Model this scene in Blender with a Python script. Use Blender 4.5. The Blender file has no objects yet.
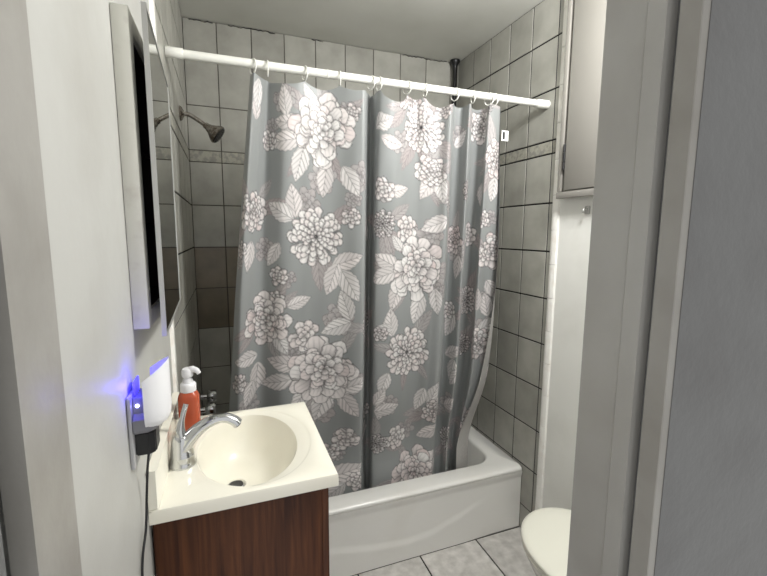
import bpy, bmesh, math, random
import numpy as np
from mathutils import Vector, Matrix

# ------------------------------------------------------------------ camera, world, light, exposure
scene = bpy.context.scene
COL = scene.collection
PI = math.pi

def make_camera():
    yaw, pitch, roll = 0.3601, 0.1308, 0.0058
    fw = Vector((math.sin(yaw)*math.cos(pitch), math.cos(yaw)*math.cos(pitch), -math.sin(pitch)))
    r = Vector((math.cos(yaw), -math.sin(yaw), 0)); u = r.cross(fw)
    r2 = r*math.cos(roll) + u*math.sin(roll); u2 = -r*math.sin(roll) + u*math.cos(roll)
    m = Matrix(((r2.x, u2.x, -fw.x, .1579), (r2.y, u2.y, -fw.y, -1.3634), (r2.z, u2.z, -fw.z, 1.5016), (0, 0, 0, 1)))
    cd = bpy.data.cameras.new('camera'); cd.sensor_width = 36; cd.lens = 36*415.627/767; cd.clip_start = .01
    c = bpy.data.objects.new('camera', cd); COL.objects.link(c); c.matrix_world = m
    scene.camera = c
make_camera()

world = bpy.data.worlds.new('world'); scene.world = world; world.use_nodes = True
world.node_tree.nodes['Background'].inputs[0].default_value = (1, .99, .97, 1)
world.node_tree.nodes['Background'].inputs[1].default_value = 0.85      # dim hallway behind the photographer

def area(name, loc, size, power, color=(1, 1, 1), aim=(0, 0, -1), shape='DISK', spread=PI):
    d = bpy.data.lights.new(name, 'AREA'); d.shape = shape; d.size = size; d.energy = power; d.color = color; d.spread = spread
    o = bpy.data.objects.new(name, d); COL.objects.link(o); o.location = loc
    o.rotation_euler = Vector(aim).to_track_quat('-Z', 'Y').to_euler(); return o
def point(name, loc, power, color=(1, 1, 1), rad=.08):
    d = bpy.data.lights.new(name, 'POINT'); d.energy = power; d.color = color; d.shadow_soft_size = rad
    o = bpy.data.objects.new(name, d); COL.objects.link(o); o.location = loc; return o
point('ceiling_bulb', (1.17, -.60, 2.26), 50, (1, .99, .975), .11)

vs = scene.view_settings
vs.view_transform = 'Standard'; vs.look = 'None'; vs.gamma = 1; vs.use_curve_mapping = False; vs.exposure = 0.0

# ------------------------------------------------------------------ helpers
def srgb(r, g, b):
    f = lambda c: (c/255/12.92 if c/255 <= .04045 else ((c/255+.055)/1.055)**2.4)
    return (f(r), f(g), f(b), 1)

def mat(name, col, rough=.5, metal=0, noise=None, bump=None, spec=.5, coat=0, scale=None):
    """principled material; noise=(col2, scale, lo, hi) mottles the colour, bump=(scale, strength)"""
    m = bpy.data.materials.new(name); m.use_nodes = True
    nt = m.node_tree; b = nt.nodes['Principled BSDF']
    b.inputs['Base Color'].default_value = col; b.inputs['Roughness'].default_value = rough
    b.inputs['Metallic'].default_value = metal; b.inputs['Specular IOR Level'].default_value = spec
    b.inputs['Coat Weight'].default_value = coat
    tc = nt.nodes.new('ShaderNodeTexCoord'); mp = nt.nodes.new('ShaderNodeMapping')
    if scale: mp.inputs['Scale'].default_value = scale
    nt.links.new(tc.outputs['Object'], mp.inputs[0])
    if noise:
        n = nt.nodes.new('ShaderNodeTexNoise'); n.inputs['Scale'].default_value = noise[1]; n.inputs['Detail'].default_value = 6
        nt.links.new(mp.outputs[0], n.inputs['Vector'])
        r = nt.nodes.new('ShaderNodeValToRGB')
        r.color_ramp.elements[0].position = noise[2]; r.color_ramp.elements[0].color = col
        r.color_ramp.elements[1].position = noise[3]; r.color_ramp.elements[1].color = noise[0]
        nt.links.new(n.outputs['Fac'], r.inputs[0]); nt.links.new(r.outputs[0], b.inputs['Base Color'])
    if bump:
        n2 = nt.nodes.new('ShaderNodeTexNoise'); n2.inputs['Scale'].default_value = bump[0]; n2.inputs['Detail'].default_value = 4
        nt.links.new(mp.outputs[0], n2.inputs['Vector'])
        bp = nt.nodes.new('ShaderNodeBump'); bp.inputs['Strength'].default_value = bump[1]; bp.inputs['Distance'].default_value = .004
        nt.links.new(n2.outputs['Fac'], bp.inputs['Height']); nt.links.new(bp.outputs[0], b.inputs['Normal'])
    return m

def obj(name, bm, m, parent=None, smooth=True, angle=40):
    me = bpy.data.meshes.new(name)
    bmesh.ops.recalc_face_normals(bm, faces=bm.faces[:])
    bm.to_mesh(me); bm.free()
    for mm in (m if isinstance(m, (list, tuple)) else [m]): me.materials.append(mm)
    if smooth:
        me.shade_smooth(); me.set_sharp_from_angle(angle=math.radians(angle))
    o = bpy.data.objects.new(name, me); COL.objects.link(o)
    if parent: o.parent = parent; o.matrix_parent_inverse = Matrix.Translation(parent.location).inverted()
    return o
def tag(o, label, cat, group=None):
    o['label'] = label; o['category'] = cat; o['kind'] = 'thing'
    if group: o['group'] = group
    return o
def thing(name, loc, label, cat, group=None):
    o = bpy.data.objects.new(name, None); COL.objects.link(o); o.location = loc; o.empty_display_size = .05
    return tag(o, label, cat, group)
def struct(name, bm, m, **k):
    o = obj(name, bm, m, **k); o['kind'] = 'structure'; return o

def box(bm, lo, hi, bev=0, seg=2):
    t = bmesh.new(); bmesh.ops.create_cube(t, size=1)
    for v in t.verts: v.co = Vector([lo[i]+(v.co[i]+.5)*(hi[i]-lo[i]) for i in range(3)])
    if bev: bmesh.ops.bevel(t, geom=t.edges[:], offset=bev, segments=seg, profile=.5, affect='EDGES')
    join(bm, t)
def join(bm, t):
    me = bpy.data.meshes.new('tmp'); t.to_mesh(me); t.free(); bm.from_mesh(me); bpy.data.meshes.remove(me)
def bx(lo, hi, bev=0, seg=2):
    bm = bmesh.new(); box(bm, lo, hi, bev, seg); return bm
def loft(bm, loops, cap0=True, cap1=True, close=True):
    rows = [[bm.verts.new(p) for p in lp] for lp in loops]; n = len(rows[0])
    for a, b in zip(rows, rows[1:]):
        for i in range(n if close else n-1):
            j = (i+1) % n
            bm.faces.new((a[i], a[j], b[j], b[i]))
    if cap0: bm.faces.new(rows[0][::-1])
    if cap1: bm.faces.new(rows[-1])
def tube(bm, pts, rad, n=16, cap=True, squash=None):
    """sweep along pts with radius (number or list); squash=(a,b) scales the section across side / up"""
    pts = [Vector(p) for p in pts]; m = len(pts)
    if not isinstance(rad, (list, tuple)): rad = [rad]*m
    up = None; loops = []
    for i, p in enumerate(pts):
        t = (pts[min(i+1, m-1)]-pts[max(i-1, 0)]).normalized()
        if up is None:
            up = Vector((0, 0, 1)) if abs(t.z) < .9 else Vector((1, 0, 0))
        up = (up-t*up.dot(t)).normalized(); s = t.cross(up)
        a, b = squash or (1, 1)
        loops.append([p+(s*math.cos(2*PI*k/n)*a+up*math.sin(2*PI*k/n)*b)*rad[i] for k in range(n)])
    loft(bm, loops, cap, cap)
def spline(pts, k=8):
    pts = [Vector(p) for p in pts]; out = []
    for i in range(len(pts)-1):
        a, b, c, d = pts[max(i-1, 0)], pts[i], pts[i+1], pts[min(i+2, len(pts)-1)]
        for j in range(k):
            f = j/k
            out.append(b+.5*f*(c-a+f*(2*a-5*b+4*c-d+f*(3*(b-c)+d-a))))
    return out+[pts[-1]]
def lathe(bm, prof, n=32, origin=(0, 0, 0), axis=(0, 0, 1), sx=1, sy=1):
    """prof = [(radius, height)] turned about axis"""
    q = Vector((0, 0, 1)).rotation_difference(Vector(axis).normalized()); o = Vector(origin)
    loops = [[o+q @ Vector((r*sx*math.cos(2*PI*k/n), r*sy*math.sin(2*PI*k/n), h)) for k in range(n)] for r, h in prof]
    loft(bm, loops, True, True)
def torus(bm, R, r, origin, axis, n=28, m=10):
    q = Vector((0, 0, 1)).rotation_difference(Vector(axis).normalized()); o = Vector(origin)
    rows = []
    for i in range(n):
        a = 2*PI*i/n
        rows.append([bm.verts.new(o+q @ Vector(((R+r*math.cos(2*PI*k/m))*math.cos(a), (R+r*math.cos(2*PI*k/m))*math.sin(a), r*math.sin(2*PI*k/m)))) for k in range(m)])
    for i in range(n):
        A, B = rows[i], rows[(i+1) % n]
        for k in range(m): bm.faces.new((A[k], A[(k+1) % m], B[(k+1) % m], B[k]))
def rrect(x0, x1, y0, y1, r, z, n=12):
    """rounded rectangle loop"""
    pts = []
    for cx, cy, a0 in ((x1-r, y1-r, 0), (x0+r, y1-r, PI/2), (x0+r, y0+r, PI), (x1-r, y0+r, 1.5*PI)):
        for k in range(n+1):
            a = a0+PI/2*k/n; pts.append(Vector((cx+r*math.cos(a), cy+r*math.sin(a), z)))
    return pts
def prism(bm, poly, z0, z1):
    loft(bm, [[Vector((x, y, z0)) for x, y in poly], [Vector((x, y, z1)) for x, y in poly]])
CUR_X = [[0.2568,0.2676,0.296,0.3225,0.3718,0.4422,0.5072,0.57,0.6311,0.658,0.6806,0.7062,0.7175,0.7156,0.7265,0.775,0.8376,0.8854,0.9152,0.9872,1.0193,1.0708,1.1073,1.1115,1.1553,1.2024,1.2216,1.1996,1.2206,1.2624,1.2789,1.2711],
         [0.1793,0.1993,0.2326,0.2792,0.3496,0.4319,0.5089,0.5793,0.6377,0.6694,0.6921,0.7231,0.7375,0.7228,0.7338,0.7939,0.8547,0.9057,0.9464,0.9923,1.0333,1.0955,1.1215,1.1324,1.1853,1.2359,1.2409,1.2127,1.2581,1.3218,1.348,1.2917],
         [0.1405,0.1734,0.2124,0.2698,0.3454,0.4292,0.507,0.5825,0.6411,0.6794,0.7046,0.7361,0.754,0.7379,0.7526,0.8123,0.8718,0.9203,0.9634,1.0028,1.0522,1.1138,1.1388,1.1512,1.2006,1.2499,1.2572,1.2309,1.2781,1.3271,1.3618,1.2679],
         [0.0977,0.1533,0.203,0.2681,0.3504,0.4402,0.5189,0.5962,0.6615,0.7004,0.723,0.7537,0.7731,0.763,0.7813,0.8409,0.8978,0.9473,0.9817,1.0217,1.0766,1.131,1.1611,1.1682,1.2114,1.2386,1.2405,1.2242,1.2476,1.2718,1.3145,1.2095]]
CUR_Y = [[0.215,0.175,0.207,0.24,0.19,0.195,0.213,0.195,0.17,0.17,0.215,0.255,0.24,0.2,0.175,0.165,0.195,0.215,0.195,0.205,0.165,0.23,0.235,0.18,0.23,0.245,0.225,0.175,0.17,0.19,0.207,0.195],
         [0.275,0.235,0.267,0.305,0.255,0.265,0.27,0.255,0.225,0.225,0.275,0.335,0.33,0.255,0.23,0.225,0.24,0.26,0.265,0.24,0.225,0.315,0.31,0.24,0.31,0.33,0.295,0.235,0.247,0.26,0.285,0.21],
         [0.335,0.295,0.327,0.365,0.315,0.325,0.33,0.315,0.285,0.285,0.335,0.395,0.39,0.315,0.29,0.285,0.3,0.32,0.325,0.3,0.285,0.375,0.37,0.3,0.37,0.39,0.355,0.295,0.307,0.32,0.345,0.27],
         [0.416,0.384,0.4096,0.44,0.4,0.408,0.412,0.4,0.376,0.376,0.416,0.464,0.46,0.4,0.38,0.376,0.388,0.404,0.408,0.388,0.376,0.448,0.444,0.388,0.444,0.46,0.432,0.384,0.3936,0.404,0.424,0.364]]
MOTIFS = [('A',0.403,0.153,0.123,0), ('l',0.268,0.138,0.06,170), ('l',0.248,0.199,0.061,190), ('l',0.314,0.279,0.059,255), ('l',0.418,0.334,0.057,262), 
    ('l',0.524,0.337,0.057,300), ('l',0.36,0.046,0.047,130), ('l',0.248,0.055,0.049,100), ('b',0.175,0.199,0.033,0), ('l',0.078,0.095,0.041,90), 
    ('l',0.081,0.061,0.048,270), ('b',0.529,0.08,0.03,0), ('B',0.382,0.548,0.105,0), ('l',0.291,0.414,0.056,100), ('l',0.235,0.453,0.055,150), 
    ('b',0.524,0.475,0.035,0), ('l',0.511,0.643,0.059,20), ('l',0.448,0.717,0.06,250), ('l',0.524,0.744,0.064,300), ('A',0.094,0.46,0.072,1), 
    ('l',0.086,0.622,0.051,260), ('l',0.21,0.616,0.045,240), ('b',0.233,0.698,0.034,0), ('b',0.035,0.594,0.029,0), ('A',0.175,0.873,0.095,2), 
    ('l',0.317,0.803,0.043,20), ('l',0.246,0.971,0.047,300), ('l',0.086,1.023,0.054,185), ('l',0.144,1.115,0.057,265), ('l',0.106,1.176,0.052,250), 
    ('b',0.053,1.115,0.035,0), ('b',0.225,0.79,0.031,0), ('A',0.413,1.109,0.135,3), ('b',0.339,0.947,0.057,0), ('l',0.251,1.054,0.06,165), 
    ('l',0.225,1.137,0.061,190), ('l',0.413,1.268,0.073,250), ('l',0.529,1.274,0.065,305), ('l',0.329,1.219,0.063,230), ('l',0.557,1.176,0.06,20), 
    ('l',0.506,0.824,0.057,110), ('l',0.468,0.919,0.058,200), ('B',0.643,0.922,0.06,1), ('b',0.519,1.458,0.054,0), ('b',0.448,1.523,0.041,0), 
    ('l',0.524,1.636,0.079,20), ('b',0.57,1.685,0.042,0), ('l',0.468,1.731,0.056,220), ('B',1.015,0.11,0.088,2), ('A',0.957,0,0.051,4), 
    ('l',0.825,0.098,0.049,40), ('l',0.866,0.168,0.046,350), ('b',1.099,0.018,0.032,0), ('A',1.056,0.279,0.062,5), ('l',1.043,0.343,0.05,240), 
    ('l',1.104,0.352,0.05,280), ('b',0.831,0.361,0.043,0), ('l',0.899,0.361,0.044,10), ('B',0.828,0.496,0.052,3), ('A',0.995,0.686,0.124,6), 
    ('b',0.944,0.515,0.049,0), ('l',0.896,0.573,0.037,130), ('l',0.848,0.649,0.057,150), ('l',0.831,0.708,0.057,200), ('l',0.891,0.793,0.059,250), 
    ('l',1.013,0.861,0.062,255), ('l',1.101,0.83,0.052,280), ('l',1.084,0.496,0.059,200), ('B',1.183,0.411,0.051,4), ('A',1.266,0.561,0.059,7), 
    ('l',1.304,0.683,0.049,260), ('B',0.965,1.057,0.107,5), ('l',0.871,0.907,0.055,95), ('l',0.838,0.934,0.038,180), ('b',0.825,0.956,0.03,0), 
    ('l',1.117,1.274,0.056,70), ('A',1.036,1.725,0.141,8), ('b',0.912,1.495,0.057,0), ('l',1.107,1.495,0.059,200), ('l',0.843,1.189,0.048,250), 
    ('l',0.831,1.326,0.045,260), ('B',0.813,1.51,0.051,6), ('l',0.863,1.32,0.054,10), ('l',0.825,1.253,0.044,60), ('A',1.132,1.375,0.062,9), 
    ('l',1.329,1.36,0.054,30), ('l',1.048,1.308,0.057,250), ('B',1.334,1.565,0.066,7), ('l',1.312,1.084,0.052,30), ('l',1.307,1.179,0.053,260), 
    ('l',1.329,1.213,0.048,240), ('A',1.464,0.074,0.061,10), ('B',1.555,0,0.033,8), ('l',1.284,0.129,0.042,40), ('A',1.623,0.214,0.073,11), 
    ('l',1.613,0.34,0.048,260), ('A',1.621,0.613,0.077,12), ('B',1.438,0.846,0.067,9), ('l',1.623,0.962,0.057,30), ('l',1.608,0.861,0.051,100), 
    ('A',1.572,1.051,0.08,13), ('A',1.616,1.474,0.066,14), ('B',1.433,1.072,0.049,10), ('l',1.56,0.83,0.046,90), ('b',1.56,0.469,0.035,0), 
    ('l',1.496,0.361,0.045,270), ('l',1.631,0.79,0.047,300), ('b',1.264,0.888,0.038,0), ('l',1.279,0.959,0.057,250)]
# ------------------------------------------------------------------ materials
M = {}
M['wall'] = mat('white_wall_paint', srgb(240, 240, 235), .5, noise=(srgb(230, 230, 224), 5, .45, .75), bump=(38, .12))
M['left_wall'] = mat('dimmed_white_wall_paint', srgb(179, 179, 175), .5, noise=(srgb(168, 167, 162), 5, .45, .75), bump=(38, .15))  # room's white paint, darkened in colour to stand in for weaker lamp light
M['frame_paint'] = mat('old_grey_white_gloss_paint', srgb(166, 165, 161), .45, noise=(srgb(154, 152, 147), 6, .4, .75), bump=(26, .22))
M['frame_paint_dimmed'] = mat('dimmed_grey_white_paint', srgb(150, 148, 143), .45, noise=(srgb(134, 131, 125), 8, .4, .75), bump=(26, .25))  # frame paint with dimmer hallway light put into its colour
M['hall_paint'] = mat('hallway_grey_paint', srgb(107, 108, 108), .5, noise=(srgb(97, 97, 97), 7, .4, .75), bump=(60, .4))
M['ceil'] = mat('ceiling_paint', srgb(214, 214, 207), .7, noise=(srgb(204, 204, 196), 3, .4, .7), bump=(14, .15))
M['porcelain'] = mat('white_porcelain', srgb(232, 230, 222), .16, coat=.3)
M['tub'] = mat('white_tub_enamel', srgb(236, 235, 231), .22, noise=(srgb(228, 226, 220), 4, .5, .8), coat=.25)
M['cultured'] = mat('cream_cultured_marble', srgb(238, 235, 222), .2, noise=(srgb(232, 228, 214), 5, .4, .7), coat=.3)
M['seat'] = mat('cream_toilet_seat_plastic', srgb(233, 232, 220), .3)
M['chrome'] = mat('chrome', (.6, .61, .62, 1), .12, 1)
M['aged'] = mat('aged_chrome', (.46, .43, .40, 1), .25, 1, noise=((.2, .16, .13, 1), 60, .42, .68))
M['mirror'] = mat('mirror_glass', (.78, .8, .78, 1), .02, 1)
M['metalwhite'] = mat('white_enamelled_metal', srgb(210, 209, 200), .4, noise=(srgb(192, 188, 180), 30, .55, .8))
M['dooredge'] = mat('dull_aluminium', (.52, .52, .5, 1), .4, .8)
M['inside'] = mat('dark_brown_cabinet_lining', srgb(44, 33, 29), .6)
M['black'] = mat('black_plastic', srgb(22, 22, 24), .4)
M['poleblack'] = mat('black_powder_coat', srgb(20, 20, 21), .35)
M['grey_plastic'] = mat('grey_plastic', srgb(120, 120, 126), .45)
M['white_plastic'] = mat('white_plastic', srgb(232, 232, 234), .35)
M['plate'] = mat('outlet_plate_plastic', srgb(176, 176, 178), .35)
M['rod'] = mat('white_rod_paint', srgb(236, 236, 230), .3)
M['cab'] = mat('warm_grey_cabinet_paint', srgb(150, 147, 141), .5, bump=(30, .08))
M['trim'] = mat('white_glazed_trim', srgb(250, 249, 244), .25, noise=(srgb(236, 230, 222), 18, .5, .8))
M['ink'] = mat('black_print', srgb(20, 20, 20), .6)
M['tagwhite'] = mat('white_label_fabric', srgb(240, 240, 238), .7)
M['gap'] = mat('dark_gap', srgb(60, 58, 55), .8)

def wood():
    m = mat('dark_red_brown_wood', srgb(88, 52, 38), .42, bump=(30, .1), scale=(40, 40, 2.2))
    nt = m.node_tree; b = nt.nodes['Principled BSDF']; L = nt.links
    tc = nt.nodes.new('ShaderNodeTexCoord'); mp = nt.nodes.new('ShaderNodeMapping'); mp.inputs['Scale'].default_value = (36, 36, 1.7)
    n = nt.nodes.new('ShaderNodeTexNoise'); n.inputs['Scale'].default_value = 2.2; n.inputs['Detail'].default_value = 8; n.inputs['Distortion'].default_value = .6
    r = nt.nodes.new('ShaderNodeValToRGB'); e = r.color_ramp.elements
    e[0].position = .3; e[0].color = srgb(57, 30, 18); e[1].position = .74; e[1].color = srgb(100, 60, 35); b.inputs['Specular IOR Level'].default_value = .25
    L.new(tc.outputs['Object'], mp.inputs[0]); L.new(mp.outputs[0], n.inputs['Vector']); L.new(n.outputs['Fac'], r.inputs[0]); L.new(r.outputs[0], b.inputs['Base Color'])
    return m
M['wood'] = wood()

def tile_mat(name, a, b2, rough=.28, nscale=9, lo=.35, hi=.7, bump=.08):
    m = mat(name, a, rough, noise=(b2, nscale, lo, hi), bump=(nscale*2, bump))
    nt = m.node_tree; bs = nt.nodes['Principled BSDF']; L = nt.links
    g = nt.nodes.new('ShaderNodeNewGeometry'); mr = nt.nodes.new('ShaderNodeMapRange')
    mr.inputs['To Min'].default_value = .86; mr.inputs['To Max'].default_value = 1.08
    L.new(g.outputs['Random Per Island'], mr.inputs['Value'])
    mx = nt.nodes.new('ShaderNodeMix'); mx.data_type = 'RGBA'; mx.blend_type = 'MULTIPLY'; mx.inputs['Factor'].default_value = 1
    src = bs.inputs['Base Color'].links[0].from_socket
    L.new(src, mx.inputs['A']); L.new(mr.outputs[0], mx.inputs['B']); L.new(mx.outputs['Result'], bs.inputs['Base Color'])
    return m
M['tile'] = tile_mat('grey_beige_wall_tile', srgb(174, 173, 165), srgb(154, 153, 145))
M['brown'] = tile_mat('brown_wall_tile', srgb(134, 124, 107), srgb(114, 106, 92))
M['band'] = tile_mat('embossed_border_tile', srgb(164, 162, 150), srgb(140, 139, 132), .35, 42, .45, .6, .6)
M['floor_tile'] = tile_mat('grey_stone_floor_tile', srgb(212, 209, 205), srgb(176, 173, 169), .45, 22, .3, .7, .05)
M['grout_dark'] = mat('dark_grout', srgb(30, 29, 28), .9)
M['grout_grey'] = mat('grey_grout', srgb(84, 80, 74), .9)

# ------------------------------------------------------------------ room shell
W, B, ZC = 1.52, 1.0038, 2.5332
YF0, YF1 = -1.0065, -.87
ZR = [.128, .344, .5601, .7761, .9921, 1.2081, 1.4241, 1.6401, 1.8561, 1.9137, 2.1297, 2.3457, ZC]
ZR0 = [-.05]+ZR

def tile_grid(bm, us, zs, place, gap, brown=None, drop=.0035):
    """tiles with softened edges; place(u, z, depth) -> point; material slots 0 tile, 1 grout, 2 brown, 3 band"""
    for i in range(len(us)-1):
        for j in range(len(zs)-1):
            u0, u1, z0, z1 = us[i]+gap/2, us[i+1]-gap/2, zs[j]+gap/2, zs[j+1]-gap/2
            if u1-u0 < .004 or z1-z0 < .004: continue
            e = .0016
            back = [bm.verts.new(place(u, z, drop)) for u, z in ((u0, z0), (u1, z0), (u1, z1), (u0, z1))]
            mid = [bm.verts.new(place(u, z, .0008)) for u, z in ((u0, z0), (u1, z0), (u1, z1), (u0, z1))]
            front = [bm.verts.new(place(u, z, 0)) for u, z in ((u0+e, z0+e), (u1-e, z0+e), (u1-e, z1-e), (u0+e, z1-e))]
            mi = 3 if abs(zs[j+1]-zs[j]-.0576) < .003 else (2 if brown and brown(i, j) else 0)
            for a, b in ((back, mid), (mid, front)):
                for k in range(4):
                    f = bm.faces.new((a[k], a[(k+1) % 4], b[(k+1) % 4], b[k])); f.material_index = mi
            f = bm.faces.new(front); f.material_index = mi

def grout_slot(bm, n0, idx=1):
    bm.faces.ensure_lookup_table()
    for f in bm.faces[n0:]: f.material_index = idx

# floor
bm = bmesh.new(); box(bm, (-.1, -1.2, -.12), (1.72, 1.12, -.004)); grout_slot(bm, 0)
fx = [-.05+.0, .035, .34, .645, .95, 1.255, 1.56]; fy = [-1.2, -.985, -.68, -.375, -.07, .235, .54]
tile_grid(bm, fx, fy, lambda u, v, d: Vector((u, v, -d)), .007)
struct('floor', bm, [M['floor_tile'], M['grout_dark']], smooth=False)
# ceiling
struct('ceiling', bx((-.12, -1.02, ZC), (1.72, 1.12, ZC+.1)), M['ceil'], smooth=False)

# back wall
bm = bmesh.new(); box(bm, (-.12, B+.0035, -.05), (1.72, B+.12, ZC)); grout_slot(bm, 0)
bu = [0, .153]+[.153+.1655*k for k in range(1, 9)]+[W]
tile_grid(bm, bu, ZR0, lambda u, z, d: Vector((u, B+d, z)), .0045, brown=lambda i, j: i < 3 and 5 <= j <= 6)
struct('wall_back', bm, [M['tile'], M['grout_grey'], M['brown'], M['band']], smooth=False)

# right wall: tiles over the tub, paint in front of them
bm = bmesh.new()
box(bm, (W, -1.0, -.05), (W+.12, .123, ZC)); grout_slot(bm, 0, 4); n = len(bm.faces)
box(bm, (W+.0035, .123, -.05), (W+.12, B+.1, ZC)); grout_slot(bm, n)
ru = [.123, .1539]+[.1539+.1655*k for k in range(1, 6)]+[B]
tile_grid(bm, ru, ZR0, lambda u, z, d: Vector((W+d, u, z)), .0075)
struct('wall_right', bm, [M['tile'], M['grout_dark'], M['brown'], M['band'], M['wall']], smooth=False)
# bull-nosed white tile strip that ends the tiling on the right wall
bm = bmesh.new()
zz = 0
while zz < ZC:
    z1 = min(zz+.152, ZC)
    prof = [(W+.003, .124), (W-.006, .124), (W-.0105, .113), (W-.0105, .098), (W-.007, .088), (W, .084), (W+.003, .084)]
    prism(bm, prof, zz+.001, z1-.001); zz += .152
struct('trim_1', bm, M['trim'])

# old caulk line along the ceiling over the back wall
rng_ = random.Random(3)
for x0_, x1_ in ((.03, .145), (.21, .44), (.63, .70), (1.16, 1.46)):
    bm = bmesh.new(); pts = []; x = x0_
    while x < x1_: pts.append((x, B-.0015, ZC-.004+rng_.uniform(-.004, .003))); x += .012
    tube(bm, pts, [rng_.uniform(.0012, .0032) for _ in pts], 6); struct('trim_%d' % (8+int(x0_*3)), bm, M['gap'])

# left wall: painted in front with a recess for the medicine cabinet, tiled over the tub
LY0, TL = -.955, -.062
RY0, RY1, RZ0, RZ1 = -.525, -.165, 1.36, 1.83
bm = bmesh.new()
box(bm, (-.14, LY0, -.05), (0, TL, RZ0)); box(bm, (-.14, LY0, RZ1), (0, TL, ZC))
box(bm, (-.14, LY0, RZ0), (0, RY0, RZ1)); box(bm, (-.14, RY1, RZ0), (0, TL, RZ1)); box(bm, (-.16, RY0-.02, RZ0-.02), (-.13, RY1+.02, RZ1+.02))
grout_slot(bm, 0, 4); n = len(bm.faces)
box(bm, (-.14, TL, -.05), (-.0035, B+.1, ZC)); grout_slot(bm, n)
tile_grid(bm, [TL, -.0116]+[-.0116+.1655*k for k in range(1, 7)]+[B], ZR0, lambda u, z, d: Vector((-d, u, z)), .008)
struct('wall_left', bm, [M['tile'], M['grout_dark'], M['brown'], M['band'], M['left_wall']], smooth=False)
bm = bmesh.new()
prism(bm, [(-.002, TL+.002), (.0075, TL), (.010, TL-.012), (.008, TL-.028), (0, TL-.034), (-.002, TL-.034)], 1.0, ZC)
struct('trim_2', bm, M['trim'])

# front wall round the doorway
DX0, DX1, DH = 0.0, .687, 2.08
bm = bmesh.new()
box(bm, (DX1+.012, YF0-.001, -.05), (W+.2, YF1, ZC)); box(bm, (-1.2, YF0, -.05), (-.075, YF1-.12, ZC)); box(bm, (-.075, YF0, DH+.02), (DX1+.012, YF1, ZC))
struct('wall_front', bm, M['hall_paint'], smooth=False)
# door frame: jambs with a stop ridge, a dark reveal and an outer casing edge
rj = [(DX1+.014, -.868), (DX1, -.868), (DX1-.0005, -.934), (DX1-.0045, -.9385), (DX1-.0045, -.965), (DX1+.010, -.967), (DX1+.014, -.967)]
bm = bmesh.new(); prism(bm, rj, 0, DH); struct('trim_3', bm, M['frame_paint'], angle=20)
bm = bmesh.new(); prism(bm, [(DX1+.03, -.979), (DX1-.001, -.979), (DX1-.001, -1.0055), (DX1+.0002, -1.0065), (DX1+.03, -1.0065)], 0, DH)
struct('trim_4', bm, M['frame_paint_dimmed'], angle=20)
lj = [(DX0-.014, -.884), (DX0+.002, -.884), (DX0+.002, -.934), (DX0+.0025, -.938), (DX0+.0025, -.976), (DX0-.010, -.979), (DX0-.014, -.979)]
bm = bmesh.new(); prism(bm, lj, 0, DH); struct('trim_5', bm, M['frame_paint_dimmed'], angle=20)
bm = bmesh.new(); prism(bm, [(-.09, -1.018), (.001, -1.018), (.001, -1.04), (-.09, -1.04)], 0, DH); struct('trim_6', bm, M['hall_paint'], angle=20)
struct('trim_7', bx((DX0-.014, -.971, DH), (DX1+.014, -.868, DH+.03)), M['frame_paint'])

# ------------------------------------------------------------------ bathtub
tub = thing('bathtub', (.76, .6, 0), 'white enamelled bathtub behind the vanity, with curved ridge on its apron', 'bathtub')
TY = .227
bm = bmesh.new()
X0, X1, Y1 = .004, W-.003, B-.003
loops = [rrect(X0, X1, TY+.014, Y1, .008, .0), rrect(X0, X1, TY+.014, Y1, .008, .300), rrect(X0, X1, TY+.006, Y1, .01, .309), rrect(X0, X1, TY, Y1, .012, .317),
         rrect(X0, X1, TY+.003, Y1, .014, .326), rrect(X0, X1, TY+.010, Y1, .018, .3315), rrect(X0, X1, TY+.022, Y1, .02, .333),
         rrect(X0+.075, 1.432, TY+.100, Y1-.07, .115, .331), rrect(X0+.08, 1.424, TY+.110, Y1-.076, .112, .326), rrect(X0+.085, 1.418, TY+.117, Y1-.08, .108, .314),
         rrect(X0+.10, 1.40, TY+.130, Y1-.09, .10, .20), rrect(X0+.13, 1.36, TY+.155, Y1-.11, .09, .09), rrect(X0+.18, 1.30, TY+.2, Y1-.15, .07, .055), rrect(X0+.4, 1.0, TY+.3, Y1-.25, .04, .048)]
loft(bm, loops)
obj('tub_body', bm, M['tub'], tub, angle=60)
def ss(a, b, x):
    t = min(max((x-a)/(b-a), 0), 1); return t*t*(3-2*t)
def apron_curve(x):
    P = [(0, .30), (.25, .25), (.40, .185), (.541, .137), (.747, .1), (.869, .089), (.997, .099), (1.13, .141), (1.257, .188), (1.4, .24), (1.52, .28)]
    for (a, za), (b, zb) in zip(P, P[1:]):
        if x <= b: return za+(zb-za)*ss(a, b, x)*.5+(zb-za)*.5*(x-a)/(b-a)
    return .28
bm = bmesh.new(); nx, nz = 150, 60; rows = []
for i in range(nz+1):
    z = .004+(.3105-.004)*i/nz; r = []
    for k in range(nx+1):
        x = X0+.001+(X1-X0-.002)*k/nx
        d = .0055*(1-ss(-.016, .022, z-apron_curve(x)))*(1-ss(1.18, 1.36, x))+.0065*ss(.27, .311, z)
        r.append(bm.verts.new((x, TY+.0085-d, z)))
    rows.append(r)
for i in range(nz):
    for k in range(nx): bm.faces.new((rows[i][k], rows[i][k+1], rows[i+1][k+1], rows[i+1][k]))
back = [[bm.verts.new((v.co.x, TY+.0145, v.co.z)) for v in (rows[i][0], rows[i][-1])] for i in (0, nz)]
for a, b, c in ((rows[0], back[0], 1), (rows[-1], back[1], 0)):
    f = bm.faces.new((a if c else a[::-1])[::1]+([b[1], b[0]] if c else [b[0], b[1]]))
obj('apron', bm, M['tub'], tub, angle=60)

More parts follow.
